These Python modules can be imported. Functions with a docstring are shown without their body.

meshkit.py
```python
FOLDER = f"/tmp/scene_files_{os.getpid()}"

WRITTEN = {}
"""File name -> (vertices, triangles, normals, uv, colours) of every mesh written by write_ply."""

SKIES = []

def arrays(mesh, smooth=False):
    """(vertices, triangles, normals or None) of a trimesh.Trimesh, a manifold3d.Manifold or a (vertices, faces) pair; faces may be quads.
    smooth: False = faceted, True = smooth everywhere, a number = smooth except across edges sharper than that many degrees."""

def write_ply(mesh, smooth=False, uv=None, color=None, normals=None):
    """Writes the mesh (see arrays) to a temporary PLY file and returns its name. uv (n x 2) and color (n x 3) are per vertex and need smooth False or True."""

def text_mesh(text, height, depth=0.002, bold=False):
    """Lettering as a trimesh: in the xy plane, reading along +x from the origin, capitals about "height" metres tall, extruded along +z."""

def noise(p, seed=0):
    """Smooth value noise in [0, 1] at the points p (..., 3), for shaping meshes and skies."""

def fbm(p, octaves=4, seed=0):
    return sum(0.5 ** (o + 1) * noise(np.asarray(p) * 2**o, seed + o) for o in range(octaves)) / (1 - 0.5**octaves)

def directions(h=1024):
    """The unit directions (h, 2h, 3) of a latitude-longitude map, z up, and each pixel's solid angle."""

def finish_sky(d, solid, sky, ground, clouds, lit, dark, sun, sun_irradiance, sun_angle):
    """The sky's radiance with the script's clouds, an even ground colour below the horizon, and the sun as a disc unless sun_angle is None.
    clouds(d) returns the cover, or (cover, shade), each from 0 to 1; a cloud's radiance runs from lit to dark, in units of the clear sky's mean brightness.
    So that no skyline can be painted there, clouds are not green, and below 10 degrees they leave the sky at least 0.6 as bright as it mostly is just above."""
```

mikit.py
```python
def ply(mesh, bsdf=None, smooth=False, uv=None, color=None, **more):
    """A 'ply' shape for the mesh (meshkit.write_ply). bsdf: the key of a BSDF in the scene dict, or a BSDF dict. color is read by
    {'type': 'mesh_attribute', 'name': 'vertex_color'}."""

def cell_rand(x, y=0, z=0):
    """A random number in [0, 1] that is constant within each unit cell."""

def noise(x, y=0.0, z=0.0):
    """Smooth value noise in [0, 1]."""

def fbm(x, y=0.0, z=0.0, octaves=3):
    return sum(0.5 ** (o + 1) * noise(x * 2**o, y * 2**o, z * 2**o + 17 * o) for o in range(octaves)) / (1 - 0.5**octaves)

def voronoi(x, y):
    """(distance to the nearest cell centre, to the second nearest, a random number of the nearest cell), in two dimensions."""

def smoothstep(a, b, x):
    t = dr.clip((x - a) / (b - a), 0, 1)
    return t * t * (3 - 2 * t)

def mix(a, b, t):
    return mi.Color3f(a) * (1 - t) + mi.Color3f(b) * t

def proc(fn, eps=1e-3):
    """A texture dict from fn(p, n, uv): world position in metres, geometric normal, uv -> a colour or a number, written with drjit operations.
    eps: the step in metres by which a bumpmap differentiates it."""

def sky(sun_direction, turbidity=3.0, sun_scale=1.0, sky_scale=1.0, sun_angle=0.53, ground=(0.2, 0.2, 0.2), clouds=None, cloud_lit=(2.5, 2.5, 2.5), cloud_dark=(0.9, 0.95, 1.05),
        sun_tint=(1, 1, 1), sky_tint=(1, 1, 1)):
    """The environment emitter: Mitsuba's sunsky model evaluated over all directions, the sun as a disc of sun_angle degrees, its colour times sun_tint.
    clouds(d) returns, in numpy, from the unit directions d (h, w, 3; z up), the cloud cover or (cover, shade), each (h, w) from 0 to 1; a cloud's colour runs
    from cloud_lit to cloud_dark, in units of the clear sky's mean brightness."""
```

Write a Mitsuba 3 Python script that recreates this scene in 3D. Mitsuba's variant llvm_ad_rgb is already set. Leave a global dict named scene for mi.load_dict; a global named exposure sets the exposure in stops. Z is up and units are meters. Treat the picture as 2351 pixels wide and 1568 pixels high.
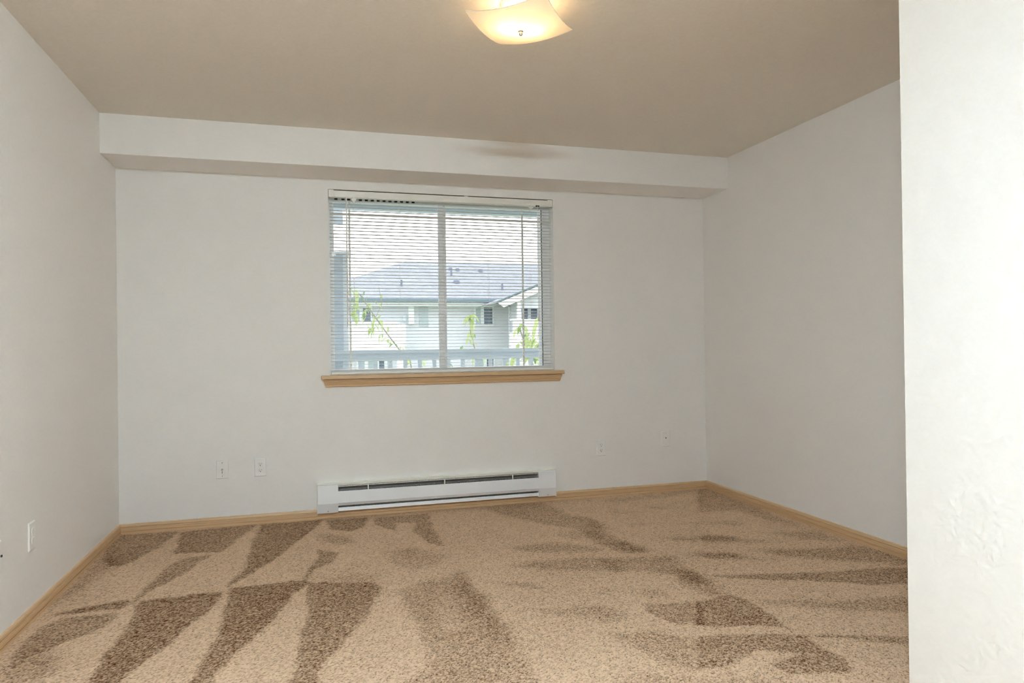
import math, random
import numpy as np, trimesh, mitsuba as mi, mikit, drjit as dr
import manifold3d as m3
from shapely.geometry import Polygon
from scipy.ndimage import gaussian_filter, map_coordinates
import meshkit

rng = random.Random(7)
nrg = np.random.default_rng(11)
T = mi.ScalarTransform4f
scene, labels = {}, {}

# ------------------------------------------------------------------ camera, sky, lamps, exposure
CAM = np.array([1.115, 0.0, 1.1084])
FWD = np.array([0.27894926, 0.96029223, 0.0051133])
UP = np.array([0.0108082, -0.00846384, 0.99990577])
scene['camera'] = {'type': 'perspective', 'fov': 2 * math.degrees(math.atan(1175.5 / 1604.12)), 'fov_axis': 'x',
                   'near_clip': 0.05, 'far_clip': 400.0,
                   'to_world': T().look_at(origin=CAM.tolist(), target=(CAM + FWD).tolist(), up=UP.tolist())}
def overcast(d):
    """A closed, even, thin white cloud cover with soft mottling."""
    n = meshkit.fbm(d * 3.0, 3, 5)
    return np.ones(d.shape[:2]), 0.35 * n
scene['sky'] = mikit.sky((0.3, -0.6, 0.75), turbidity=4.0, sun_scale=0.0, sky_scale=10.5, ground=(0.3, 0.32, 0.3),
                         clouds=overcast, cloud_lit=(2.38, 2.5, 2.58), cloud_dark=(1.85, 1.95, 2.05))
BOUNCE_FLASH_RADIANCE = (920, 1160, 1310)     # added fitting standing in for bounced flash, placed from the lamp shadow
BULB_RADIANCE = (34, 22.5, 11)       # warm bulbs of the square glass ceiling lamp
exposure = 0.0

# ------------------------------------------------------------------ helpers
def box(x0, x1, y0, y1, z0, z1, bev=0.0):
    if bev <= 0:
        b = trimesh.creation.box((x1 - x0, y1 - y0, z1 - z0))
        b.apply_translation(((x0 + x1) / 2, (y0 + y1) / 2, (z0 + z1) / 2))
        return b
    pts = []
    for sx in (0, 1):
        for sy in (0, 1):
            for sz in (0, 1):
                p = [(x0, x1)[sx], (y0, y1)[sy], (z0, z1)[sz]]
                s = [1 - 2 * sx, 1 - 2 * sy, 1 - 2 * sz]
                for ax in range(3):
                    q = [p[i] + (0 if i == ax else s[i] * bev) for i in range(3)]
                    pts.append(q)
    return hull(pts)

def hull(pts):
    return trimesh.convex.convex_hull(np.asarray(pts, float))

def cat(*ms):
    flat = []
    for m in ms:
        flat.extend(m if isinstance(m, (list, tuple)) else [m])
    return trimesh.util.concatenate(flat)

def cyl(p, q, r, n=16, r2=None):
    p, q = np.asarray(p, float), np.asarray(q, float)
    d = q - p
    L = np.linalg.norm(d); d = d / L
    a = np.cross(d, [0.3, 0.9, 0.2] if abs(d[1]) < .8 else [1, 0, 0]); a /= np.linalg.norm(a); b = np.cross(d, a)
    t = np.linspace(0, 2 * np.pi, n, endpoint=False)
    ring = np.cos(t)[:, None] * a + np.sin(t)[:, None] * b
    return hull(np.vstack([p + ring * r, q + ring * (r if r2 is None else r2)]))

def lathe(prof, n=32, origin=(0, 0, 0)):
    m = trimesh.creation.revolve(np.asarray(prof, float), sections=n)
    m.apply_translation(origin)
    return m

def extrude_x(prof, x0, x1):
    """Closed (y, z) outline run along x."""
    m = trimesh.creation.extrude_polygon(Polygon(prof), x1 - x0, engine='earcut')
    v = m.vertices.copy()
    m.vertices = np.column_stack([v[:, 2] + x0, v[:, 0], v[:, 1]])
    m.fix_normals()
    return m

def tube(path, r, n=6):
    path = np.asarray(path, float)
    return cat(*[cyl(path[i], path[i + 1], r, n) for i in range(len(path) - 1)])

used = {}
def key_of(name):
    k = used.get(name, -1) + 1
    used[name] = k
    return name if k == 0 else f'{name}_{k:03d}'

def put(name, mesh, bsdf, parent=None, label=None, category=None, kind=None, group=None, smooth=False, color=None, fresh=True, **more):
    full = name if parent is None else parent + '__' + name
    k = key_of(full) if fresh else full
    scene[k] = mesh if isinstance(mesh, dict) else mikit.ply(mesh, bsdf, smooth=smooth, color=color, **more)
    note(k, label, category, kind, group)
    return k

def thing(name, label, category=None, kind=None, group=None):
    k = key_of(name)
    note(k, label, category, kind, group)
    return k

def note(k, label=None, category=None, kind=None, group=None):
    e = {a: b for a, b in (('label', label), ('category', category), ('kind', kind), ('group', group)) if b}
    if e:
        labels[k] = e

def rgb(*c):
    return {'type': 'rgb', 'value': list(c)}

# ------------------------------------------------------------------ materials
def paint_relief(p, n, uv):
    return 0.65 * mikit.noise(p.x * 85, p.y * 85, p.z * 85) + 0.35 * mikit.noise(p.x * 190, p.y * 190, p.z * 190 + 9)
def ceiling_relief(p, n, uv):
    a = mikit.noise(p.x * 120, p.y * 120, 3.0)
    return a * a + 0.5 * mikit.noise(p.x * 240, p.y * 240, 7.0)
def grain(c, f, amount):
    return lambda p, n, uv: mi.Color3f(c) * (1 - amount + 2 * amount * (.6 * mikit.noise(p.x * f, p.y * f, p.z * f) + .4 * mikit.noise(p.x * 2 * f, p.y * 2 * f, p.z * 2 * f + 5)))
scene['wall_paint'] = {'type': 'bumpmap', 'scale': 0.0024, 'tex': mikit.proc(paint_relief, eps=1.5e-3),
                       'bsdf': {'type': 'twosided', 'b': {'type': 'principled', 'base_color': mikit.proc(grain((.785, .77, .745), 90, .02)), 'roughness': .62, 'specular': .25}}}
scene['ceiling_paint'] = {'type': 'bumpmap', 'scale': 0.0016, 'tex': mikit.proc(ceiling_relief, eps=1.2e-3),
                          'bsdf': {'type': 'twosided', 'b': {'type': 'diffuse', 'reflectance': mikit.proc(grain((.77, .725, .655), 110, .05))}}}
scene['carpet'] = {'type': 'twosided', 'b': {'type': 'diffuse', 'reflectance': {'type': 'mesh_attribute', 'name': 'vertex_color'}}}

def oak(axis):
    def fn(p, n, uv):
        a, b = (p.x, p.y) if axis == 'x' else (p.y, p.x)
        w = mikit.fbm(a * 2.2, b * 160, p.z * 160, 3)
        fine = mikit.noise(a * 14, b * 700, p.z * 700)
        ray = mikit.smoothstep(.6, .78, mikit.noise(a * 7 + 3, b * 300, p.z * 300))
        t = dr.clip(mikit.smoothstep(.3, .7, w) * .75 + .25 * fine, 0, 1)
        return mikit.mix(mikit.mix((.62, .425, .245), (.55, .36, .195), t), (.47, .295, .15), .30 * ray)
    return {'type': 'twosided', 'b': {'type': 'principled', 'base_color': mikit.proc(fn), 'roughness': .38, 'specular': .45, 'clearcoat': .25, 'clearcoat_gloss': .6}}
scene['oak_across'] = oak('x')
scene['oak_along'] = oak('y')

def principled(name, col, rough=.5, metallic=0., spec=.5, **k):
    scene[name] = {'type': 'twosided', 'b': {'type': 'principled', 'base_color': rgb(*col), 'roughness': rough, 'metallic': metallic, 'specular': spec, **k}}
    return name
principled('enamel', (.80, .82, .84), .35)
principled('enamel_back', (.76, .76, .70), .4)
principled('plate_white', (.80, .80, .79), .35)
principled('plate_almond', (.79, .775, .755), .4)
principled('socket_white', (.80, .79, .755), .4)
principled('black_parts_and_holes', (.012, .012, .012), .6)  # black jacks and connectors; also the painted darkness of open slots and holes
principled('fin_metal', (.34, .33, .31), .45, .6)
principled('steel', (.55, .53, .49), .35, .9)
principled('brass_dark', (.28, .24, .17), .4, .8)
principled('vinyl_white', (.80, .81, .82), .4)
principled('blind_slat', (.72, .70, .66), .42)
principled('blind_rail', (.78, .77, .71), .4)
principled('clear_plastic', (.78, .78, .74), .25)
principled('cord_white', (.75, .73, .68), .7)
principled('gasket', (.05, .07, .08), .6)
principled('lamp_pan', (.85, .84, .80), .4)
principled('chrome', (.62, .60, .57), .2, 1.0)
principled('flash_housing', (.82, .82, .82), .45)
principled('rail_grey', (.56, .64, .69), .6)
principled('deck_grey', (.34, .35, .36), .8)
principled('trim_white', (.74, .78, .80), .6)
principled('window_dark', (.10, .15, .21), .15)
principled('window_mid', (.38, .47, .50), .25)
principled('gutter_blue', (.13, .20, .25), .5)
principled('vent_dark', (.16, .19, .26), .6)
principled('bark', (.46, .42, .32), .9)
scene['glass'] = {'type': 'thindielectric', 'int_ior': 1.5}
def siding(base):
    def fn(p, n, uv):
        lap = p.z * 6.6
        f = lap - dr.floor(lap)
        grain = mikit.noise(p.x * 3, p.y * 3, p.z * 60)
        return mi.Color3f(base) * (1.0 - .10 * mikit.smoothstep(.90, .98, f) - .05 * grain)
    return {'type': 'twosided', 'b': {'type': 'diffuse', 'reflectance': mikit.proc(fn)}}
scene['siding_white'] = siding((.68, .715, .77))
scene['siding_blue'] = {'type': 'twosided', 'b': {'type': 'diffuse', 'reflectance': rgb(.58, .64, .70)}}
def shingle_fn(p, n, uv):
    row = dr.floor(p.z * 13)
    c = mikit.cell_rand(p.x * 3.3 + .5 * row, row, 0)
    return mikit.mix((.33, .355, .385), (.29, .31, .34), c) * (.9 + .2 * mikit.noise(p.x * 9, p.y * 9, p.z * 9))
scene['shingles'] = {'type': 'twosided', 'b': {'type': 'diffuse', 'reflectance': mikit.proc(shingle_fn)}}
def lawn_fn(p, n, uv):
    return mikit.mix((.16, .22, .08), (.24, .26, .14), mikit.fbm(p.x * .6, p.y * .6, 0, 3))
scene['lawn'] = {'type': 'diffuse', 'reflectance': mikit.proc(lawn_fn)}
for i, c in enumerate(((.60, .70, .33), (.50, .62, .27), (.26, .40, .25))):
    scene[f'leaf_{i}'] = {'type': 'principledthin', 'base_color': rgb(*c), 'roughness': .5, 'diff_trans': .9, 'spec_trans': 0.0}
scene['lamp_glass'] = {'type': 'principledthin', 'base_color': rgb(.93, .87, .76), 'roughness': .25, 'diff_trans': 1.0, 'spec_trans': 0.0}

# ------------------------------------------------------------------ room shell (metres; x along the window wall, y towards it, z up)
W, D, H = 4.026, 4.729, 2.44           # room width, distance of the window wall, ceiling height
YR = -1.9                              # rear wall
NX, NY = 2.862, 1.721                   # corner of the wall beside the camera
OX0, OX1, OZ0, OZ1 = 1.245, 2.807, 0.925, 2.148     # window opening
def manifold(m):
    return m3.Manifold(m3.Mesh(np.asarray(m.vertices, np.float32), np.asarray(m.faces, np.uint32)))
wall = manifold(box(-.12, W + .12, D, D + .2, -.1, H + .1)) - manifold(box(OX0, OX1, D - .1, D + .3, OZ0, OZ1))
put('wall_back', wall, 'wall_paint', label='off-white wall with the window in it', kind='structure')
put('wall_left', box(-.12, 0, YR, D, -.1, H + .1), 'wall_paint', label='off-white painted wall on the left', kind='structure')
put('wall_right', box(W, W + .12, NY, D, -.1, H + .1), 'wall_paint', label='off-white painted wall on the right', kind='structure')
put('wall_near', box(NX, W + .12, YR, NY, -.1, H + .1, .004), 'wall_paint', label='bright white textured wall end close beside the camera', kind='structure')
put('wall_rear', box(-.12, NX, YR - .12, YR, -.1, H + .1), 'wall_paint', label='off-white wall behind the camera', kind='structure')
put('ceiling', box(0, W, YR, D, H, H + .1), 'ceiling_paint', label='textured ceiling', kind='structure')
put('ceiling_soffit', box(0, W, 4.395, D, 2.2136, H), 'wall_paint', label='boxed soffit along the top of the window wall', kind='structure')

# carpet: the marks that the vacuum cleaner left in the pile, in metres on the floor
MARKS = [
    (0.75, [(0.01,4.72),(0.34,4.7),(0.31,4.41),(0.24,4.21),(0.19,4.06),(0.12,4.04),(0.04,4.23),(0.0,4.44)]),
    (0.5, [(0.03,4.28),(0.18,4.08),(0.13,3.93),(0.09,3.71),(0.04,3.53),(0.01,3.5),(0.02,3.7),(0.03,3.98)]),
    (0.85, [(0.35,4.66),(0.79,4.72),(0.68,4.26),(0.63,4.13),(0.39,4.19),(0.38,4.39)]),
    (0.75, [(0.6,4.1),(0.46,4.07),(0.4,3.9),(0.36,3.54),(0.34,3.43),(0.36,3.41),(0.39,3.55),(0.47,3.71),(0.53,3.85)]),
    (0.9, [(0.81,4.7),(1.19,4.7),(1.14,4.48),(1.05,4.23),(0.94,3.93),(0.85,3.74),(0.78,3.58),(0.73,3.5),(0.74,3.58),(0.79,3.78),(0.8,4.02),(0.8,4.36)]),
    (0.8, [(1.2,4.65),(1.49,4.67),(1.43,4.41),(1.34,4.33),(1.22,4.43)]),
    (0.5, [(1.17,4.36),(1.34,4.2),(1.35,4.08),(1.26,4.06),(1.16,4.19)]),
    (0.75, [(1.15,4.02),(1.26,3.9),(1.22,3.74),(1.14,3.67),(1.11,3.55),(1.08,3.48),(1.07,3.48),(1.09,3.61),(1.14,3.84)]),
    (0.7, [(1.5,4.64),(1.86,4.64),(1.84,4.32),(1.83,3.85),(1.76,3.94),(1.7,4.21),(1.76,4.41),(1.64,4.45),(1.61,4.24),(1.51,4.44)]),
    (0.4, [(1.52,3.84),(1.66,3.88),(1.82,3.68),(1.74,3.54),(1.62,3.47),(1.52,3.58)]),
    (1, [(0.05,3.38),(0.14,3.43),(0.34,3.5),(0.34,3.38),(0.24,3.37),(0.14,3.37)]),
    (0.8, [(0.12,3.32),(0.33,3.33),(0.32,3.24),(0.29,3.13),(0.22,3.07),(0.17,2.99),(0.12,2.93),(0.09,2.87),(0.05,3.05),(0.05,3.26)]),
    (0.55, [(0.05,2.89),(0.18,2.98),(0.27,2.86),(0.25,2.75),(0.22,2.7),(0.11,2.73)]),
    (1, [(0.38,3.45),(0.73,3.47),(0.71,3.3),(0.64,3.11),(0.6,2.91),(0.54,2.79),(0.5,2.68),(0.48,2.61),(0.49,2.58),(0.39,2.61),(0.38,2.78),(0.39,2.95),(0.4,3.12),(0.39,3.3)]),
    (1, [(0.76,3.5),(1.08,3.51),(1.1,3.47),(1.04,3.3),(1.01,3.18),(0.96,3.03),(0.91,2.89),(0.86,2.76),(0.8,2.61),(0.78,2.52),(0.78,2.49),(0.71,2.51),(0.73,2.67),(0.75,2.86),(0.76,3.22)]),
    (0.85, [(1.1,3.47),(1.4,3.36),(1.43,3.28),(1.38,3.13),(1.32,2.93),(1.26,2.79),(1.2,2.64),(1.15,2.56),(1.13,2.48),(1.12,2.38),(1.03,2.4),(1.06,2.62),(1.08,2.9),(1.1,3.16)]),
    (0.3, [(1.24,3.51),(1.46,3.49),(1.4,3.37),(1.1,3.47)]),
    (0.6, [(1.73,3.33),(1.83,3.42),(1.84,3.07),(1.85,2.78),(1.85,2.5),(1.82,2.15),(1.41,2.29),(1.48,2.39),(1.52,2.48),(1.52,2.68),(1.51,2.87),(1.51,3.06),(1.5,3.21),(1.6,3.29)]),
    (-0.3, [(1.66,3.14),(1.73,3.04),(1.68,2.7),(1.6,2.71),(1.61,2.95)]),
    (0.3, [(1.82,3.4),(1.84,3.07),(1.85,2.74),(1.81,2.56),(1.76,2.87),(1.76,3.19)]),
    (0.5, [(2.25,4.67),(2.68,4.7),(2.74,4.28),(2.84,4.17),(2.83,3.91),(2.8,3.7),(2.85,3.39),(2.7,3.42),(2.64,3.62),(2.67,3.93),(2.54,4.07),(2.39,4.29)]),
    (0.4, [(2.82,4.2),(2.84,4.1),(2.83,3.91),(2.75,3.96)]),
    (0.45, [(2.68,3.63),(2.82,3.61),(2.85,3.39),(2.74,3.41)]),
    (0.5, [(2.18,3.72),(2.42,3.72),(2.56,3.62),(2.66,3.48),(2.44,3.5),(2.19,3.63)]),
    (0.3, [(2.51,3.92),(2.76,3.9),(2.75,3.69),(2.48,3.81)]),
    (0.5, [(2.04,3.43),(2.24,3.42),(2.49,3.42),(2.66,3.34),(2.94,3.29),(2.9,3.06),(2.91,2.84),(2.8,2.87),(2.8,3.03),(2.58,3.14),(2.22,3.28)]),
    (0.5, [(1.87,3.22),(2.12,3.12),(2.14,3.0),(1.98,3.14)]),
    (0.35, [(2.55,3.37),(2.65,3.32),(2.58,3.14),(2.52,3.18)]),
    (0.5, [(2.83,3.1),(2.92,3.07),(2.92,2.85),(2.86,2.69),(2.78,2.74),(2.76,2.89)]),
    (0.4, [(2.52,2.91),(2.63,2.86),(2.62,2.77),(2.53,2.8)]),
    (0.3, [(2.31,2.96),(2.44,2.94),(2.47,2.86),(2.33,2.9)]),
    (0.45, [(2.02,2.81),(2.28,2.77),(2.37,2.66),(2.29,2.58),(2.17,2.66),(2.04,2.77)]),
    (0.65, [(2.47,2.72),(2.72,2.67),(2.6,2.45),(2.5,2.49),(2.44,2.64)]),
    (0.8, [(2.71,2.68),(2.87,2.7),(2.92,2.61),(2.92,2.48),(2.89,2.31),(2.8,2.38),(2.66,2.41),(2.57,2.46)]),
    (0.5, [(2.19,2.49),(2.42,2.45),(2.5,2.32),(2.38,2.13),(2.31,2.15),(2.25,2.35)]),
    (0.75, [(2.52,2.36),(2.8,2.3),(2.91,2.24),(2.9,2.17),(2.91,2.06),(2.87,1.95),(2.65,2.0),(2.63,2.07),(2.77,2.12),(2.67,2.19),(2.48,2.1),(2.38,2.13)]),
    (0.3, [(2.11,2.16),(2.6,2.0),(2.55,1.92),(2.03,2.09)]),
    (0.5, [(3.08,3.29),(3.22,3.27),(3.31,3.14),(3.45,3.04),(3.27,3.12),(3.07,3.2)]),
    (0.6, [(3.41,3.23),(3.78,3.15),(3.95,3.15),(4.07,2.86),(3.97,2.76),(3.79,2.89),(3.48,3.08)]),
    (0.45, [(3.25,3.58),(3.4,3.56),(3.48,3.44),(3.66,3.3),(3.22,3.45)]),
    (0.4, [(3.65,3.53),(3.95,3.46),(3.97,3.2),(3.8,3.33)]),
    (0.75, [(2.92,2.97),(3.31,2.87),(3.51,2.83),(3.72,2.8),(3.96,2.75),(3.76,2.56),(3.55,2.62),(3.32,2.76),(3.14,2.83)]),
    (0.5, [(2.92,2.61),(3.11,2.55),(3.28,2.49),(3.42,2.49),(3.64,2.44),(3.49,2.3),(3.28,2.38),(3.09,2.49),(3.0,2.53)]),
    (0.7, [(2.86,2.26),(3.08,2.19),(3.29,2.11),(3.23,2.05),(3.09,2.13)]),
    (0.5, [(3.99,4.76),(4.07,4.61),(3.99,4.0),(3.95,3.68),(3.86,3.75),(3.83,4.05),(3.55,4.07),(3.75,4.41)]),
    (0.5, [(3.94,3.79),(3.98,3.54),(3.92,3.58)]),
    (0.5, [(3.97,4.77),(3.6,4.13),(3.79,4.4),(4.01,4.76)]),
    (0.3, [(3.13,4.63),(3.73,4.7),(4.03,4.75),(3.64,4.54),(3.13,4.54)]),
    (0.4, [(3.32,4.35),(3.45,4.26),(3.31,4.21)]),
    (0.35, [(2.98,4.29),(3.32,4.2),(3.07,4.2)]),
    (0.4, [(2.99,3.98),(3.15,3.91),(3.02,3.9)]),
    (0.35, [(3.26,3.89),(3.69,3.81),(3.62,3.7),(3.4,3.79)]),
    (0.4, [(3.04,3.62),(3.48,3.5),(3.42,3.41),(3.08,3.54)]),
    (0.35, [(2.98,3.32),(3.29,3.22),(3.24,3.14),(2.99,3.25)]),
]
def carpet_mesh(x0, x1, y0, y1, step, amp):
    nx, ny = int((x1 - x0) / step) + 1, int((y1 - y0) / step) + 1
    gx, gy = np.meshgrid(np.linspace(x0, x1, nx), np.linspace(y0, y1, ny))
    jit = (nrg.random((2, ny, nx)) - .5) * step * .7
    jit[:, :, (0, -1)] = 0; jit[:, (0, -1), :] = 0
    X, Y = gx + jit[0], gy + jit[1]
    wob = 0.032 * (meshkit.fbm(np.stack([X * 9, Y * 9, 0 * X], -1), 3, 1) - .5)
    wob2 = 0.032 * (meshkit.fbm(np.stack([X * 9, Y * 9, 0 * X + 5], -1), 3, 2) - .5)
    m = map_coordinates(MARK_MAP, [(Y + wob2 - MY0) / MS, (X + wob - MX0) / MS], order=1, mode='nearest')
    lean = np.clip(m, 0, 1.15)
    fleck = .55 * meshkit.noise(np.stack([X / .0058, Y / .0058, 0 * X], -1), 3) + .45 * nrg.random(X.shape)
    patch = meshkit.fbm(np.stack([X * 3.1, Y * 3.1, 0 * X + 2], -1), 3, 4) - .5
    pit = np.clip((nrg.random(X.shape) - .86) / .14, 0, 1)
    t = .11 + .55 * lean + .20 * patch + (fleck - .5) * (1.05 + .40 * np.clip(lean, 0, 1)) + .75 * pit  # yarn flecks, plus shade of the hollows between tufts put into the colour
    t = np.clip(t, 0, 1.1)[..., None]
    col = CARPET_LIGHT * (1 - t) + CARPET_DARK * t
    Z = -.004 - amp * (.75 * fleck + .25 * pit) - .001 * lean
    v = np.stack([X, Y, Z], -1).reshape(-1, 3)
    i = (np.arange(ny - 1)[:, None] * nx + np.arange(nx - 1)).ravel()
    f = np.vstack([np.column_stack([i, i + 1, i + nx + 1]), np.column_stack([i, i + nx + 1, i + nx])])
    return (v, f), np.clip(col.reshape(-1, 3), .01, 1)
CARPET_LIGHT, CARPET_DARK = np.array([.66, .472, .325]), np.array([.125, .055, .019])
MX0, MY0, MS = -.2, -2.0, .01
gx, gy = np.meshgrid(MX0 + MS * np.arange(450), MY0 + MS * np.arange(690))
MARK_MAP = np.zeros(gx.shape)
for w, pts in MARKS:
    q = np.array(pts)
    inside = np.zeros(gx.shape, bool)
    x1_, y1_ = q[-1]
    for x2_, y2_ in q:
        if y1_ != y2_:
            c = ((y2_ > gy) != (y1_ > gy)) & (gx < (x1_ - x2_) * (gy - y2_) / (y1_ - y2_) + x2_)
            inside ^= c
        x1_, y1_ = x2_, y2_
    MARK_MAP += w * gaussian_filter(inside.astype(float), 0.7 if w > .6 else 2.0)
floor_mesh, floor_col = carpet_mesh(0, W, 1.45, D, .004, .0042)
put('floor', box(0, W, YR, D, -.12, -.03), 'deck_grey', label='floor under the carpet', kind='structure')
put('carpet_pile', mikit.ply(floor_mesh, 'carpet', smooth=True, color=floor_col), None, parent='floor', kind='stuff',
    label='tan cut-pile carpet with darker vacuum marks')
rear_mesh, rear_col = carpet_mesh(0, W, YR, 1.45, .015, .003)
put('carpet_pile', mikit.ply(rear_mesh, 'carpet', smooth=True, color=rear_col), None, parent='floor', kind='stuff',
    label='tan cut-pile carpet behind the camera')

# oak baseboards: moulded profile (distance from the wall, height)
PROF = [(0, -.02), (.0125, -.02), (.0125, .0080), (.0085, .0088), (.0085, .0112), (.0122, .0125), (.0126, .0150), (.0122, .0305),
        (.0078, .0315), (.0074, .0350), (.0104, .0365), (.0114, .0390), (.0098, .047), (.0072, .0525), (.004, .0545), (0, .0545)]
def base_back():
    return extrude_x([(D - d, z) for d, z in PROF], 0.0, W)
def base_side(x, sgn, y0, y1):
    m = extrude_x([(d, z) for d, z in PROF], y0, y1)
    v = m.vertices
    m.vertices = np.column_stack([x + sgn * v[:, 1], v[:, 0], v[:, 2]])
    m.fix_normals()
    return m
put('baseboard_back', base_back(), 'oak_across', label='oak baseboard under the window wall', kind='structure', smooth=10)
put('baseboard_left', base_side(0, 1, YR, D - .0126), 'oak_along', label='oak baseboard along the left wall', kind='structure', smooth=10)
put('baseboard_right', base_side(W, -1, NY, D - .0126), 'oak_along', label='oak baseboard along the right wall', kind='structure', smooth=10)

# ------------------------------------------------------------------ window
note('window_1', 'white vinyl sliding window behind the blind', kind='structure')
win = 'window_1'
FY0, FY1 = 4.822, 4.905
frame = cat(box(OX0, 1.272, FY0, FY1, OZ0, OZ1), box(2.752, OX1, FY0, FY1, OZ0, OZ1),
            box(1.272, 2.752, FY0, FY1, 2.094, OZ1), box(1.272, 2.752, FY0, FY1, OZ0, .957),
            box(1.272, 1.282, FY0 + .03, FY1, .957, 2.094), box(2.744, 2.752, FY0 + .004, FY1, .957, 2.094))
put('frame', frame, 'vinyl_white', win, label='white vinyl outer frame')
put('meeting_stile', box(1.990, 2.026, 4.826, 4.856, .957, 2.094, .003), 'vinyl_white', win)
put('meeting_stile', box(2.012, 2.051, 4.862, 4.892, .957, 2.094, .003), 'vinyl_white', win)
put('latch', cat(box(1.992, 2.004, 4.812, 4.826, 1.50, 1.57, .003), box(1.995, 2.001, 4.800, 4.812, 1.515, 1.535)), 'trim_white', win)
put('gasket', cat(box(2.7465, 2.7500, FY0 + .0, FY0 + .004, .957, 2.094), box(2.051, 2.7505, FY0 + .0, FY0 + .004, 2.0915, 2.0945)), 'gasket', win, label='dark gasket line around the right pane')
def sheet(x0, x1, y, z0, z1):
    return ([(x0, y, z0), (x1, y, z0), (x1, y, z1), (x0, y, z1)], [(0, 1, 2, 3)])
put('pane', sheet(1.272, 1.992, 4.842, .955, 2.096), 'glass', win, label='clear glass pane')
put('pane', sheet(2.049, 2.750, 4.878, .955, 2.096), 'glass', win, label='clear glass pane')
put('screen_bar', box(1.380, 1.393, 4.860, 4.868, .957, 2.094), 'blind_rail', win, label='thin grey upright bar')
put('screen_bar', box(2.621, 2.634, 4.900, 4.908, .957, 2.094), 'blind_rail', win, label='thin grey upright bar')
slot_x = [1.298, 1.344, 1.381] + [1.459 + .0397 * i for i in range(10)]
slot = box(-.0105, .0105, 0, .002, -.006, .006, .0009)  # dark block painting the shade inside an open vent slot
slot_ply = mikit.ply(slot, 'black_parts_and_holes')
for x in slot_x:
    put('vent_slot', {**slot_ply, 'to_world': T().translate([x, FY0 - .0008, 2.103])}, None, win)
stool = cat(box(1.188, 2.868, 4.690, D, .899, OZ0, .004), box(OX0, OX1, D, FY0, .899, OZ0))
k = thing('window_sill', 'oak window sill with a moulded apron under the blind', 'window sill')
put('stool', stool, 'oak_across', k, label='oak sill board')
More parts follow.
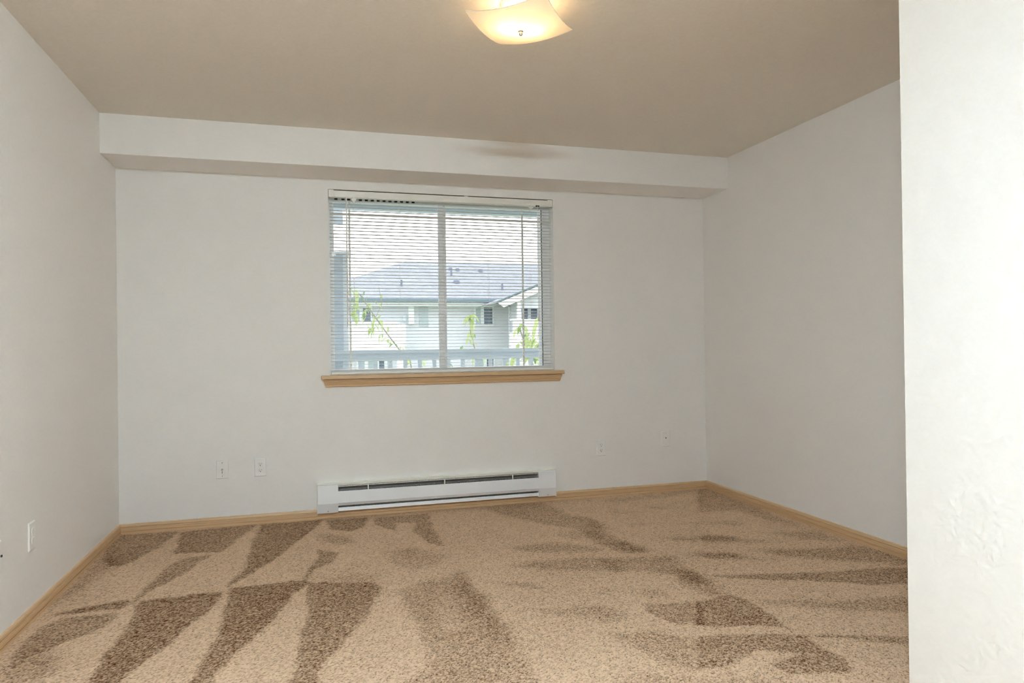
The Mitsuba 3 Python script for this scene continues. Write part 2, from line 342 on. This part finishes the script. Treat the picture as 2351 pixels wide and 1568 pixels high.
ap = [(4.729, .848), (4.718, .848), (4.715, .852), (4.7145, .860), (4.717, .8625), (4.714, .866), (4.709, .882), (4.707, .886), (4.709, .888), (4.706, .892), (4.706, .8945), (4.717, .8950), (4.717, .8990), (4.729, .899)]
apron = extrude_x(ap, 1.200, 2.857)
v = apron.vertices.copy()
t = np.clip((.899 - v[:, 2]) / .051, 0, 1) * .017
v[:, 0] += np.where(v[:, 0] < 2, t, -t)
apron.vertices = v
put('apron', apron, 'oak_across', k, smooth=10, label='moulded oak apron with tapered ends')

# ------------------------------------------------------------------ blind
bl = thing('window_blind', 'white aluminium mini blind with open slats hanging in the window', 'blind')
BX0, BX1 = 1.254, 2.799
u_prof = [(4.735, 2.142), (4.735, 2.101), (4.737, 2.098), (4.768, 2.098), (4.770, 2.101), (4.770, 2.142), (4.768, 2.142), (4.768, 2.1003), (4.737, 2.1003), (4.737, 2.142)]
put('head_rail', extrude_x(u_prof, BX0 + .004, BX1 - .004), 'blind_rail', bl, label='cream steel head rail')
for x0, x1 in ((1.247, 1.282), (2.770, 2.805)):
    put('end_bracket', cat(box(x0, x1, 4.7315, 4.7345, 2.097, 2.1465, .001), box(x0, x1, 4.7345, 4.772, 2.1435, 2.1465)), 'blind_rail', bl)
put('center_bracket', box(2.16, 2.185, 4.733, 4.772, 2.1422, 2.1475, .001), 'blind_rail', bl)
NS, PITCH, ZTOP = 51, .0222, 2.079
a = np.linspace(-1, 1, 7)
up_ = [(4.7525 + .0125 * s, .0022 * (1 - s * s) + .0003) for s in a]
dn_ = [(4.7525 + .0125 * s, .0022 * (1 - s * s) - .0003) for s in a[::-1]]
sm = extrude_x(up_ + dn_, BX0, BX1)
sm.vertices[:, 1] -= 4.7525
slat_ply = mikit.ply(sm, 'blind_slat', smooth=40)
for i in range(NS):
    tilt = 24 if i == 4 else rng.uniform(1.5, 4.5)
    dz = rng.uniform(-.0007, .0007)
    put('slat', {**slat_ply, 'to_world': T().translate([0, 4.7525, ZTOP - PITCH * i + dz]).rotate([1, 0, 0], -tilt).rotate([0, 1, 0], rng.uniform(-.03, .03))}, None, bl)
put('bottom_rail', box(BX0, BX1, 4.740, 4.765, .9285, .9435, .003), 'blind_rail', bl, label='cream bottom rail')
for x in (1.408, 1.712, 2.022, 2.331, 2.643):
    put('ladder_string', cat(box(x - .0005, x + .0005, 4.7385, 4.7392, .944, 2.098), box(x - .0005, x + .0005, 4.7658, 4.7665, .944, 2.098)), 'cord_white', bl)
    put('rail_button', cyl((x, 4.737, .936), (x, 4.7405, .936), .003, 10), 'clear_plastic', bl)
for x in (1.410, 2.640):
    clip = cat(box(x - .004, x + .004, 4.728, 4.7345, 2.060, 2.105, .001), hull([(x - .022, 4.7275, 2.094), (x + .022, 4.7275, 2.094), (x - .022, 4.7295, 2.094), (x + .022, 4.7295, 2.094), (x - .004, 4.7275, 2.068), (x + .004, 4.7275, 2.068), (x - .004, 4.7295, 2.068), (x + .004, 4.7295, 2.068)]))
    put('valance_clip', clip, 'clear_plastic', bl, label='clear plastic clip')
wand = cat(cyl((1.362, 4.727, 2.095), (1.3605, 4.727, 1.244), .0038, 6), cyl((1.362, 4.727, 2.095), (1.362, 4.742, 2.108), .0016, 6))
put('tilt_wand', wand, 'cord_white', bl, label='thin white tilt wand')
cord = cat(tube([(2.690, 4.729, 2.098), (2.689, 4.728, 1.7), (2.690, 4.728, 1.345)], .0011), tube([(2.694, 4.729, 2.098), (2.696, 4.728, 1.72), (2.693, 4.728, 1.345)], .0011))
put('lift_cord', cord, 'cord_white', bl)
put('cord_lock', box(2.680, 2.706, 4.7335, 4.738, 2.0935, 2.104), 'black_parts_and_holes', bl, label='dark cord slot')
put('cord_tassel', lathe([(0, 0), (.009, .002), (.0085, .02), (.005, .05), (.003, .07), (0, .072)], 14, (2.6915, 4.7275, 1.276)), 'cord_white', bl, smooth=40)

# ------------------------------------------------------------------ baseboard heater
ht = thing('baseboard_heater', 'white electric baseboard heater on the wall below the window', 'heater')
HX0, HX1 = 1.153, 2.786
def hy(d): return D - d
CAP = .133
back_plate = cat(box(HX0, HX1, hy(.010), D, .045, .2245), box(HX0, HX1, hy(.052), hy(.010), .2175, .2245, .001), box(HX0, HX0 + .004, hy(.056), hy(.010), .034, .2245), box(HX1 - .004, HX1, hy(.056), hy(.010), .034, .2245), box(HX0 + CAP, HX1 - CAP, hy(.052), hy(.048), .211, .2245))
put('casing', back_plate, 'enamel_back', ht)
cap_prof = [(hy(.0105), .2172), (hy(.0565), .2172), (hy(.0585), .2150), (hy(.066), .099), (hy(.052), .0375), (hy(.010), .0375)]
for x0, x1 in ((HX0 + .0045, HX0 + CAP), (HX1 - CAP, HX1 - .0045)):
    put('end_cap', extrude_x(cap_prof, x0, x1), 'enamel', ht, label='white end cover')
    xs = (x0 + x1) / 2 + (.0 if x0 < 2 else .004)
    put('screw', cyl((xs, hy(.0555), .049), (xs, hy(.0575), .0485), .0042, 14), 'steel', ht)
put('cavity', box(HX0 + CAP, HX1 - CAP, hy(.014), hy(.0105), .046, .216), 'fin_metal', ht)
panel = [(hy(.057), .1745), (hy(.0595), .1755), (hy(.0655), .1005), (hy(.0575), .0815), (hy(.0555), .0825), (hy(.0632), .101)]
put('front_panel', extrude_x(panel, HX0 + CAP, HX1 - CAP), 'enamel', ht, label='white front panel')
put('deflector', extrude_x([(hy(.046), .2075), (hy(.047), .2045), (hy(.030), .186), (hy(.029), .189)], HX0 + CAP, HX1 - CAP), 'fin_metal', ht)
put('guide_rail', box(HX0 + CAP, HX1 - CAP, hy(.0535), hy(.051), .2030, .2062), 'enamel_back', ht)
put('tray', extrude_x([(hy(.0105), .0445), (hy(.0105), .0465), (hy(.047), .0475), (hy(.0445), .0670), (hy(.0465), .0675), (hy(.0515), .0455), (hy(.0505), .0445)], HX0 + CAP, HX1 - CAP), 'enamel', ht, label='white lower lip')
fins = cat(*[box(x, x + .0012, hy(.044), hy(.016), .10, .176) for x in np.arange(HX0 + CAP + .02, HX1 - CAP - .02, .0125)])
put('heating_fins', fins, 'fin_metal', ht, kind='stuff')
for x in (1.478, 1.986, 2.466):
    put('panel_support', box(x - .004, x + .004, hy(.0535), hy(.050), .172, .208), 'enamel_back', ht)
put('side_knockout', cyl((HX1 - .001, hy(.035), .160), (HX1 + .0015, hy(.035), .160), .007, 12), 'steel', ht)

# ------------------------------------------------------------------ wall plates
def plate_mesh(w=.071, h=.116, d=.0062):
    pts = []
    for s, (a, b), dd in ((0, (w / 2, h / 2), 0), (1, (w / 2, h / 2), d * .45), (2, (w / 2 - .004, h / 2 - .004), d)):
        for sx in (-1, 1):
            for sy in (-1, 1):
                pts.append((sx * a, dd, sy * b))
    return hull(pts)
def placed(kind, x, z, parent_name, label, group=None, side='back', y=None):
    """Plate on the window wall (side back) or on the left wall (side left)."""
    Mx = T().translate([x, D, z]).rotate([0, 0, 1], 180) if side == 'back' else T().translate([0, y, z]).rotate([0, 0, 1], -90)
    k = thing(parent_name, label, kind, group=group)
    return k, Mx
def add(k, name, mesh, bsdf, Mx, label=None, smooth=False):
    d = mikit.ply(mesh, bsdf, smooth=smooth)
    d['to_world'] = Mx
    put(name, d, None, k, label=label)
PL = plate_mesh()
def face_mesh():
    t = np.linspace(0, 2 * np.pi, 40, endpoint=False)
    p = [(.0172 * np.cos(q), np.clip(.0172 * np.sin(q), -.0138, .0138)) for q in t]
    outer = [(a, .0066, b) for a, b in p] + [(a * .93, .0082, b * .93) for a, b in p] + [(a, .004, b) for a, b in p]
    return hull(outer)
FACE = face_mesh()
def duplex(k, Mx, mat, holes='brass_dark'):
    add(k, 'cover_plate', PL, mat, Mx)
    add(k, 'center_screw', cyl((0, .006, 0), (0, .0070, 0), .0028, 12), 'socket_white', Mx)
    for zc in (.0195, -.0195):
        f = FACE.copy(); f.apply_translation((0, 0, zc))
        add(k, 'socket_face', f, 'socket_white', Mx)
        s1 = box(-.0076, -.0052, .0078, .0084, zc - .0005, zc + .0075)
        s2 = box(.0052, .0076, .0078, .0084, zc - .0020, zc + .0090)
        add(k, 'slot', s1, holes, Mx); add(k, 'slot', s2, holes, Mx)
        add(k, 'ground_hole', cyl((0, .0078, zc - .0068), (0, .0084, zc - .0068), .0028, 10), 'black_parts_and_holes' if holes == 'brass_dark' else holes, Mx)  # dark disc paints the shade inside the open hole
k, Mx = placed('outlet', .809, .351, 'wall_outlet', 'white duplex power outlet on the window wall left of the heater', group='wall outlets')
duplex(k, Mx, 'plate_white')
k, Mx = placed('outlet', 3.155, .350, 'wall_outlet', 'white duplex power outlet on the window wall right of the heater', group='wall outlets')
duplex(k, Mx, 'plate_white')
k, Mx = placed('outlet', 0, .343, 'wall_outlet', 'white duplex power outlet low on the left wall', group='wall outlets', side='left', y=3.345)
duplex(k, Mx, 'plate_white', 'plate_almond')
k, Mx = placed('wall plate', .5835, .351, 'cable_plate', 'off-white cable plate with a metal connector, nearest the left corner')
add(k, 'cover_plate', PL, 'plate_almond', Mx)
for zc in (.0415, -.0415):
    add(k, 'screw', cyl((0, .006, zc), (0, .0072, zc), .0031, 12), 'brass_dark', Mx)
add(k, 'connector', lathe([(.0034, .0), (.0064, .0), (.0064, .004), (.0052, .004), (.0052, .012), (.0034, .012), (.0034, .0)], 20), 'steel', Mx @ T().translate([0, .006, 0]).rotate([1, 0, 0], -90), label='metal coaxial connector')
add(k, 'connector_core', cyl((0, .006, 0), (0, .0165, 0), .0012, 8), 'brass_dark', Mx)
add(k, 'terminal', cat(box(-.0016, .0016, .006, .0105, -.0225, -.011, .0008), cyl((.0006, .006, -.0215), (.0006, .011, -.0215), .003, 10)), 'brass_dark', Mx, label='small dark terminal')
k, Mx = placed('wall plate', 3.681, .390, 'phone_plate', 'off-white phone plate with a black jack near the right corner')
add(k, 'cover_plate', PL, 'plate_almond', Mx)
for zc in (.0415, -.0415):
    add(k, 'screw', cyl((0, .006, zc), (0, .0070, zc), .0026, 12), 'steel', Mx)
add(k, 'jack', cyl((0, .0058, .006), (0, .0072, .006), .0045, 12), 'black_parts_and_holes', Mx, label='black jack')
k, Mx = placed('wall plate', 0, .348, 'cable_plate', 'white plate on the left wall, cut by the edge of the photo', side='left', y=3.006)
add(k, 'cover_plate', PL, 'plate_white', Mx)
add(k, 'connector', cyl((-.026, .006, .0), (-.026, .010, .0), .0045, 12), 'black_parts_and_holes', Mx, label='black connector')

# ------------------------------------------------------------------ bedroom ceiling lamp
lp = thing('ceiling_lamp', 'square frosted glass ceiling lamp with a chrome finial, lit warm', 'ceiling lamp')
LC = np.array([1.922, 2.600, 0.0])
put('ceiling_pan', lathe([(0, 2.44), (.078, 2.44), (.078, 2.432), (.070, 2.422), (.02, 2.420), (0, 2.420)], 40, (LC[0], LC[1], 0)), 'lamp_pan', lp, smooth=40)
put('stem', cyl((LC[0], LC[1], 2.325), (LC[0], LC[1], 2.422), .005, 12), 'chrome', lp)
ang = math.radians(8.0)
n = 25
s = np.linspace(-1, 1, n)
U, V = np.meshgrid(s, s)
HS = .162
lift = .021 * (U ** 2 + V ** 2) - .0  # slumped sheet: the corners turn up
GZ = 2.334
def glass_mesh():
    th = .004
    P = np.stack([U * HS, V * HS, lift + GZ], -1).reshape(-1, 3)
    i = (np.arange(n - 1)[:, None] * n + np.arange(n - 1)).ravel()
    f = np.vstack([np.column_stack([i, i + 1, i + n + 1]), np.column_stack([i, i + n + 1, i + n])])
    return P, f
P, f = glass_mesh()
a45 = math.radians(50.5)
R2 = np.array([[math.cos(a45), -math.sin(a45), 0], [math.sin(a45), math.cos(a45), 0], [0, 0, 1]])
P = P @ R2.T + LC
put('glass_shade', mikit.ply((P, f), 'lamp_glass', smooth=True), None, lp, label='square frosted glass with turned-up corners')
rim = []
edge = [j for j in range(n)] + [n - 1 + n * j for j in range(n)] + [n * n - 1 - j for j in range(n)] + [n * (n - 1) - n * j for j in range(n)]
for q0, q1 in zip(edge, edge[1:] + edge[:1]):
    if q0 != q1:
        rim.append(cyl(P[q0], P[q1], .0011, 6))
put('glass_rim', cat(*rim), 'clear_plastic', lp)
put('finial', lathe([(0, -.018), (.005, -.0175), (.0075, -.013), (.0078, -.006), (.0062, -.004), (.0105, -.002), (.0105, .0), (0, .0005)], 24, (LC[0], LC[1], GZ - .0005)), 'chrome', lp, smooth=35)
for sx in (-1, 1):
    c0 = LC + np.array([sx * .045, .0, 2.385])
    b = trimesh.creation.icosphere(subdivisions=2, radius=.024); b.apply_scale((1.25, 1, 1)); b.apply_translation(c0)
    put('bulb', mikit.ply(b, None, smooth=True, emitter={'type': 'area', 'radiance': rgb(*BULB_RADIANCE)}), None, lp, label='glowing bulb')
    put('socket', cyl(LC + np.array([sx * .012, 0, 2.404]), LC + np.array([sx * .03, 0, 2.39]), .013, 14), 'lamp_pan', lp)

# unseen fitting added in place of bounced flash; casts the lamp shadow on the soffit
bt = thing('flash_stand_in', 'added ceiling fitting in place of a bounced flash above the camera', 'ceiling lamp')
BTX, BTY = 1.25, 0.20
put('housing', box(BTX - .23, BTX + .23, BTY - .06, BTY + .06, 2.345, H, .004), 'flash_housing', bt)
tt = np.linspace(np.pi, 2 * np.pi, 13)
lens = extrude_x([(BTY + .031 * np.cos(q), 2.345 + .022 * np.sin(q)) for q in tt], BTX - .21, BTX + .21)
put('end_plate', cat(box(BTX - .225, BTX - .211, BTY - .05, BTY + .05, 2.315, 2.36, .003), box(BTX + .211, BTX + .225, BTY - .05, BTY + .05, 2.315, 2.36, .003)), 'flash_housing', bt)  # plates added to cut the light reaching the near wall
put('flash_lens', mikit.ply(lens, None, emitter={'type': 'area', 'radiance': rgb(*BOUNCE_FLASH_RADIANCE)}), None, bt, label='glowing cover of the added flash fitting')

# ------------------------------------------------------------------ outside: balcony
put('balcony_deck', box(-1.2, 6.2, 4.93, 7.3, -.25, -.08), 'deck_grey', label='grey balcony deck outside the window', category='deck')
put('balcony_roof', cat(box(-1.2, 6.2, 4.93, 7.15, 2.49, 2.62), box(-1.2, 6.2, 6.93, 7.07, 2.462, 2.49)), 'rail_grey', label='grey balcony roof edge above the window', category='roof')
rl = thing('balcony_railing', 'grey balcony railing with square balusters outside the window', 'railing')
put('cap_rail', box(-1.0, 6.0, 6.93, 7.07, 1.040, 1.076, .004), 'rail_grey', rl)
put('top_rail', box(-1.0, 6.0, 6.975, 7.013, .975, 1.040), 'rail_grey', rl)
put('bottom_rail', box(-1.0, 6.0, 6.975, 7.013, .02, .10), 'rail_grey', rl)
bal = mikit.ply(box(-.018, .018, 6.976, 7.012, .10, .975), 'rail_grey')
for j in range(-16, 21):
    put('baluster', {**bal, 'to_world': T().translate([2.62 + .1465 * j, 0, 0])}, None, rl)
for x in (-1.0, 5.9):
    put('post', box(x, x + .1, 6.95, 7.05, -.08, 2.462), 'rail_grey', rl)
cl = thing('balcony_closet', 'blue-grey sided closet wall at the left end of the balcony', 'wall')
put('core', box(-1.2, 1.46, 7.33, 8.6, -.9, 2.05), 'siding_blue', cl)
lap = extrude_x([(7.33, 0), (7.318, 0), (7.329, .118), (7.33, .118)], -1.2, 1.455)
lap_ply = mikit.ply(lap, 'siding_blue')
for j in range(19):
    put('siding_board', {**lap_ply, 'to_world': T().translate([0, 0, -.2 + .117 * j])}, None, cl)
put('header_board', box(-1.2, 1.46, 7.33, 7.40, 2.37, 2.60), 'siding_blue', cl)
put('corner_board', box(1.455, 1.505, 7.31, 7.36, -.9, 2.05), 'trim_white', cl, label='white corner board')
put('cap_board', box(-1.2, 1.52, 7.29, 8.6, 2.05, 2.08), 'trim_white', cl)

# ------------------------------------------------------------------ outside: the building opposite
put('ground', box(-60, 90, 9.5, 140, -3.4, -3.2), 'lawn', label='lawn between the buildings', kind='structure')
nb = thing('apartment_building', 'white two-storey apartment building with a grey shingle roof across the lawn', 'building')
put('main_wall', box(1.2, 9.7, 30, 36, -3.2, 3.0), 'siding_white', nb)
roof = hull([(0.2, 29.4, 2.98), (0.2, 29.4, 3.06), (12.9, 29.4, 3.06), (12.9, 29.4, 2.98), (5.70, 34.5, 5.30), (13.0, 34.5, 5.31), (13.0, 39.6, 3.06), (0.2, 39.6, 3.06)])
put('roof', roof, 'shingles', nb, label='grey shingle roof')
put('gutter', box(1.6, 8.95, 29.26, 29.40, 2.965, 3.11, .01), 'gutter_blue', nb, label='blue-grey gutter')
put('fascia', box(1.6, 8.95, 29.40, 30.0, 2.82, 2.975), 'trim_white', nb)
for (x, y, z, r, h) in ((7.65, 31.53, 4.01, .17, .10), (9.18, 33.12, 4.70, .13, .12), (8.05, 33.19, 4.73, .11, .12), (7.73, 33.30, 4.78, .11, .12)):
    put('roof_vent', cyl((x, y, z - .08), (x, y, z + h), r, 10, r * .8), 'vent_dark', nb)
for (x, y, z, h) in ((9.594, 30.68, 3.62, .30), (5.076, 31.04, 3.78, .28), (7.614, 32.54, 4.44, .30)):
    put('vent_pipe', cyl((x, y, z - .05), (x, y, z + h), .045, 8), 'vent_dark', nb)
def nwin(x0, x1, z0, z1, y, left, right, mid=.5):
    k = put('window', cat(box(x0 - .06, x1 + .06, y - .06, y, z0 - .06, z0), box(x0 - .06, x1 + .06, y - .06, y, z1, z1 + .06), box(x0 - .06, x0, y - .06, y, z0, z1), box(x1, x1 + .06, y - .06, y, z0, z1),
                         box(x0 + (x1 - x0) * mid - .07, x0 + (x1 - x0) * mid + .07, y - .06, y, z0, z1)), 'trim_white', nb)
    xm = x0 + (x1 - x0) * mid
    scene[k + '__pane'] = mikit.ply(box(x0, xm - .07, y - .03, y - .01, z0, z1), left)
    scene[k + '__pane_001'] = mikit.ply(box(xm + .07, x1, y - .03, y - .01, z0, z1), right)
nwin(8.17, 8.93, 2.03, 2.79, 30, 'window_mid', 'window_dark', .40)
nwin(2.85, 3.62, 2.15, 2.76, 30, 'window_mid', 'window_dark')
nwin(3.95, 4.33, .10, .52, 30, 'window_dark', 'window_mid', .75)
nwin(3.1, 3.75, .10, .52, 30, 'window_mid', 'window_mid')
nwin(8.2, 8.95, -.4, .52, 30, 'window_mid', 'window_dark', .5)
put('door', box(5.68, 6.07, 29.95, 30, 1.95, 2.79), 'window_mid', nb, label='grey-blue glazed door')
put('wall_lamp', cat(box(4.98, 5.10, 29.88, 30, 2.2, 2.45), cyl((5.04, 29.86, 2.15), (5.04, 29.86, 2.22), .04, 8)), 'rail_grey', nb)
bk = put('balcony', cat(box(1.3, 4.61, 29.0, 29.1, .95, 2.05), box(1.3, 4.61, 28.95, 29.15, 2.05, 2.13)), 'trim_white', nb, label='white balcony front')
put('column', box(4.61, 4.95, 28.9, 29.2, -3.2, 2.05), 'trim_white', nb)
put('column', box(5.20, 5.42, 29.7, 30.0, 2.05, 2.83), 'trim_white', nb)
# gabled porch on the right, nearer
put('gable_wall', hull([(9.33, 27.3, 2.62), (9.33, 27.6, 2.62), (14.5, 27.3, 2.62), (14.5, 27.6, 2.62), (9.33, 27.3, 2.95), (9.33, 27.6, 2.95), (13.0, 27.3, 4.45), (13.0, 27.6, 4.45), (14.5, 27.3, 3.9), (14.5, 27.6, 3.9)]), 'siding_white', nb, label='shaded gable wall')
gr = hull([(8.33, 26.9, 2.80), (8.33, 26.9, 2.84), (13.0, 26.9, 4.75), (13.0, 26.9, 4.79), (8.33, 31.5, 2.80), (8.33, 31.5, 2.84), (13.0, 33.5, 4.75), (13.0, 33.5, 4.79)])
put('gable_roof', gr, 'shingles', nb, label='grey shingle porch roof')
rk = hull([(8.36, 26.86, 2.80), (13.0, 26.86, 4.70), (8.60, 26.86, 2.62), (13.0, 26.86, 4.42), (8.36, 26.92, 2.80), (13.0, 26.92, 4.70), (8.60, 26.92, 2.62), (13.0, 26.92, 4.42)])
put('rake_board', rk, 'trim_white', nb, label='white sloping rake board')
put('rake_edge', hull([(8.30, 26.80, 2.80), (8.30, 26.92, 2.80), (8.30, 26.80, 2.86), (8.30, 26.92, 2.86), (13.0, 26.80, 4.73), (13.0, 26.92, 4.73), (13.0, 26.80, 4.80), (13.0, 26.92, 4.80)]), 'gutter_blue', nb)
put('porch_back', box(9.33, 14.0, 28.6, 28.8, -3.2, 2.75), 'siding_white', nb)
nwin(9.84, 10.55, 2.12, 2.73, 28.6, 'window_dark', 'window_dark', .5)
nwin(10.68, 11.45, 2.12, 2.73, 28.6, 'window_dark', 'window_dark', .5)
put('porch_side', box(9.40, 9.5, 27.4, 28.7, -3.2, 2.9), 'siding_white', nb)
put('porch_post', box(9.19, 9.33, 26.95, 27.1, 2.12, 2.95), 'trim_white', nb)
put('porch_front', cat(box(9.02, 14.0, 26.95, 27.1, .2, 2.10), box(8.92, 14.0, 26.9, 27.15, 2.10, 2.15), box(9.02, 14.0, 26.93, 27.1, 1.86, 1.92)), 'trim_white', nb, label='white porch parapet')
put('porch_pier', box(8.90, 9.17, 26.85, 27.15, -3.2, 1.62), 'trim_white', nb)

# ------------------------------------------------------------------ outside: young trees
def leaf_mesh(L, w, droop):
    t = np.linspace(0, 1, 8)
    half = w * np.sin(np.pi * np.clip(t, 0, 1)) ** .8 * (1.15 - .5 * t)
    z = -droop * L * t * t
    x = L * (t - .25 * droop * t * t)
    v, f = [], []
    for i in range(8):
        v += [(x[i], -half[i], z[i] + .22 * half[i]), (x[i], 0, z[i]), (x[i], half[i], z[i] + .22 * half[i])]
        if i:
            a = 3 * (i - 1)
            f += [(a, a + 1, a + 4), (a, a + 4, a + 3), (a + 1, a + 2, a + 5), (a + 1, a + 5, a + 4)]
    return trimesh.Trimesh(v, f, process=False)
LEAVES = [mikit.ply(leaf_mesh(l, w, dp), f'leaf_{c}', smooth=True) for l, w, dp, c in
          ((.17, .026, .8, 0), (.14, .024, .5, 1), (.19, .024, 1.1, 0), (.12, .022, .35, 2), (.15, .028, .6, 0))]
def sapling(label, stems, whorls, seed):
    r = random.Random(seed)
    k = thing('young_tree', label, 'tree', group='young trees beyond the railing')
    for path, rad in stems:
        put('stem', tube(path, rad), 'bark', k)
    for (x, y, z, cnt, spread, scale) in whorls:
        a0 = r.uniform(0, 360)
        for j in range(cnt):
            yaw = a0 + 360 * j / cnt + r.uniform(-18, 18)
            M = T().translate([x + r.uniform(-spread, spread), y + r.uniform(-spread, spread), z + r.uniform(-spread, spread)]).rotate([0, 0, 1], yaw).rotate([0, 1, 0], r.uniform(-5, 45)).rotate([1, 0, 0], r.uniform(-25, 25)).scale(.9 * scale * r.uniform(.8, 1.15))
            put('leaf', {**r.choice(LEAVES), 'to_world': M}, None, k)
Y = 8.2
sapling('young tree with drooping leaves behind the right half of the balcony railing',
        [([(3.05, Y, -3.2), (3.05, Y, .6), (3.03, Y, 1.07), (2.98, Y, 1.26), (2.975, Y, 1.47)], .008)],
        [(2.985, Y, 1.47, 7, .02, 1.1), (2.99, Y, 1.45, 4, .03, .9), (2.98, Y, 1.27, 6, .02, .75), (3.0, Y, 1.14, 4, .05, .6), (3.03, Y, .98, 6, .10, .8), (2.86, Y - .05, 1.09, 4, .03, .9), (3.12, Y, 1.04, 3, .02, .7), (2.70, Y, .92, 4, .05, .8), (2.6, Y, 1.08, 3, .03, .8)], 3)
sapling('bushy young tree at the right edge of the view through the window',
        [([(3.78, Y, -3.2), (3.76, Y, .5), (3.70, Y, 1.0), (3.60, Y, 1.30)], .009), ([(3.76, Y, .9), (3.85, Y, 1.15), (3.88, Y, 1.35)], .006)],
        [(3.60, Y, 1.34, 7, .03, 1.15), (3.86, Y, 1.40, 6, .04, 1.1), (3.70, Y, 1.20, 8, .06, 1.2), (3.58, Y + .1, 1.10, 7, .05, 1.1), (3.80, Y, 1.14, 8, .06, 1.2), (3.66, Y - .1, 1.08, 7, .06, 1.1), (3.86, Y, 1.04, 7, .06, 1.1), (3.74, Y, .90, 8, .10, 1.1), (3.55, Y, .88, 7, .08, 1.0), (3.40, Y, .86, 5, .06, .9), (3.85, Y + .1, .90, 7, .06, 1.0)], 5)
sapling('arching leafy branch tree behind the left half of the balcony railing',
        [([(2.35, Y, -3.2), (2.33, Y, .4), (2.25, Y, .95), (2.12, Y, 1.08), (1.98, Y, 1.27), (1.82, Y, 1.50), (1.68, Y, 1.72)], .008),
         ([(1.86, Y, 1.45), (1.93, Y, 1.60), (1.90, Y, 1.80)], .004), ([(2.30, Y, .7), (2.5, Y, .86)], .005)],
        [(2.15, Y, 1.08, 8, .06, .8), (2.03, Y, 1.17, 6, .05, .7), (2.25, Y, 1.0, 5, .05, .7), (1.80, Y, 1.36, 6, .06, .8), (1.60, Y, 1.50, 6, .06, .8), (1.95, Y, 1.30, 5, .05, .65), (1.87, Y, 1.42, 6, .06, .75), (1.76, Y, 1.50, 7, .07, .8), (1.70, Y, 1.62, 7, .08, .75), (1.62, Y, 1.73, 7, .08, .7), (1.78, Y, 1.68, 5, .08, .6), (1.60, Y, 1.60, 5, .06, .7), (1.88, Y, 1.66, 4, .06, .55), (2.45, Y, .86, 7, .10, .7)], 8)
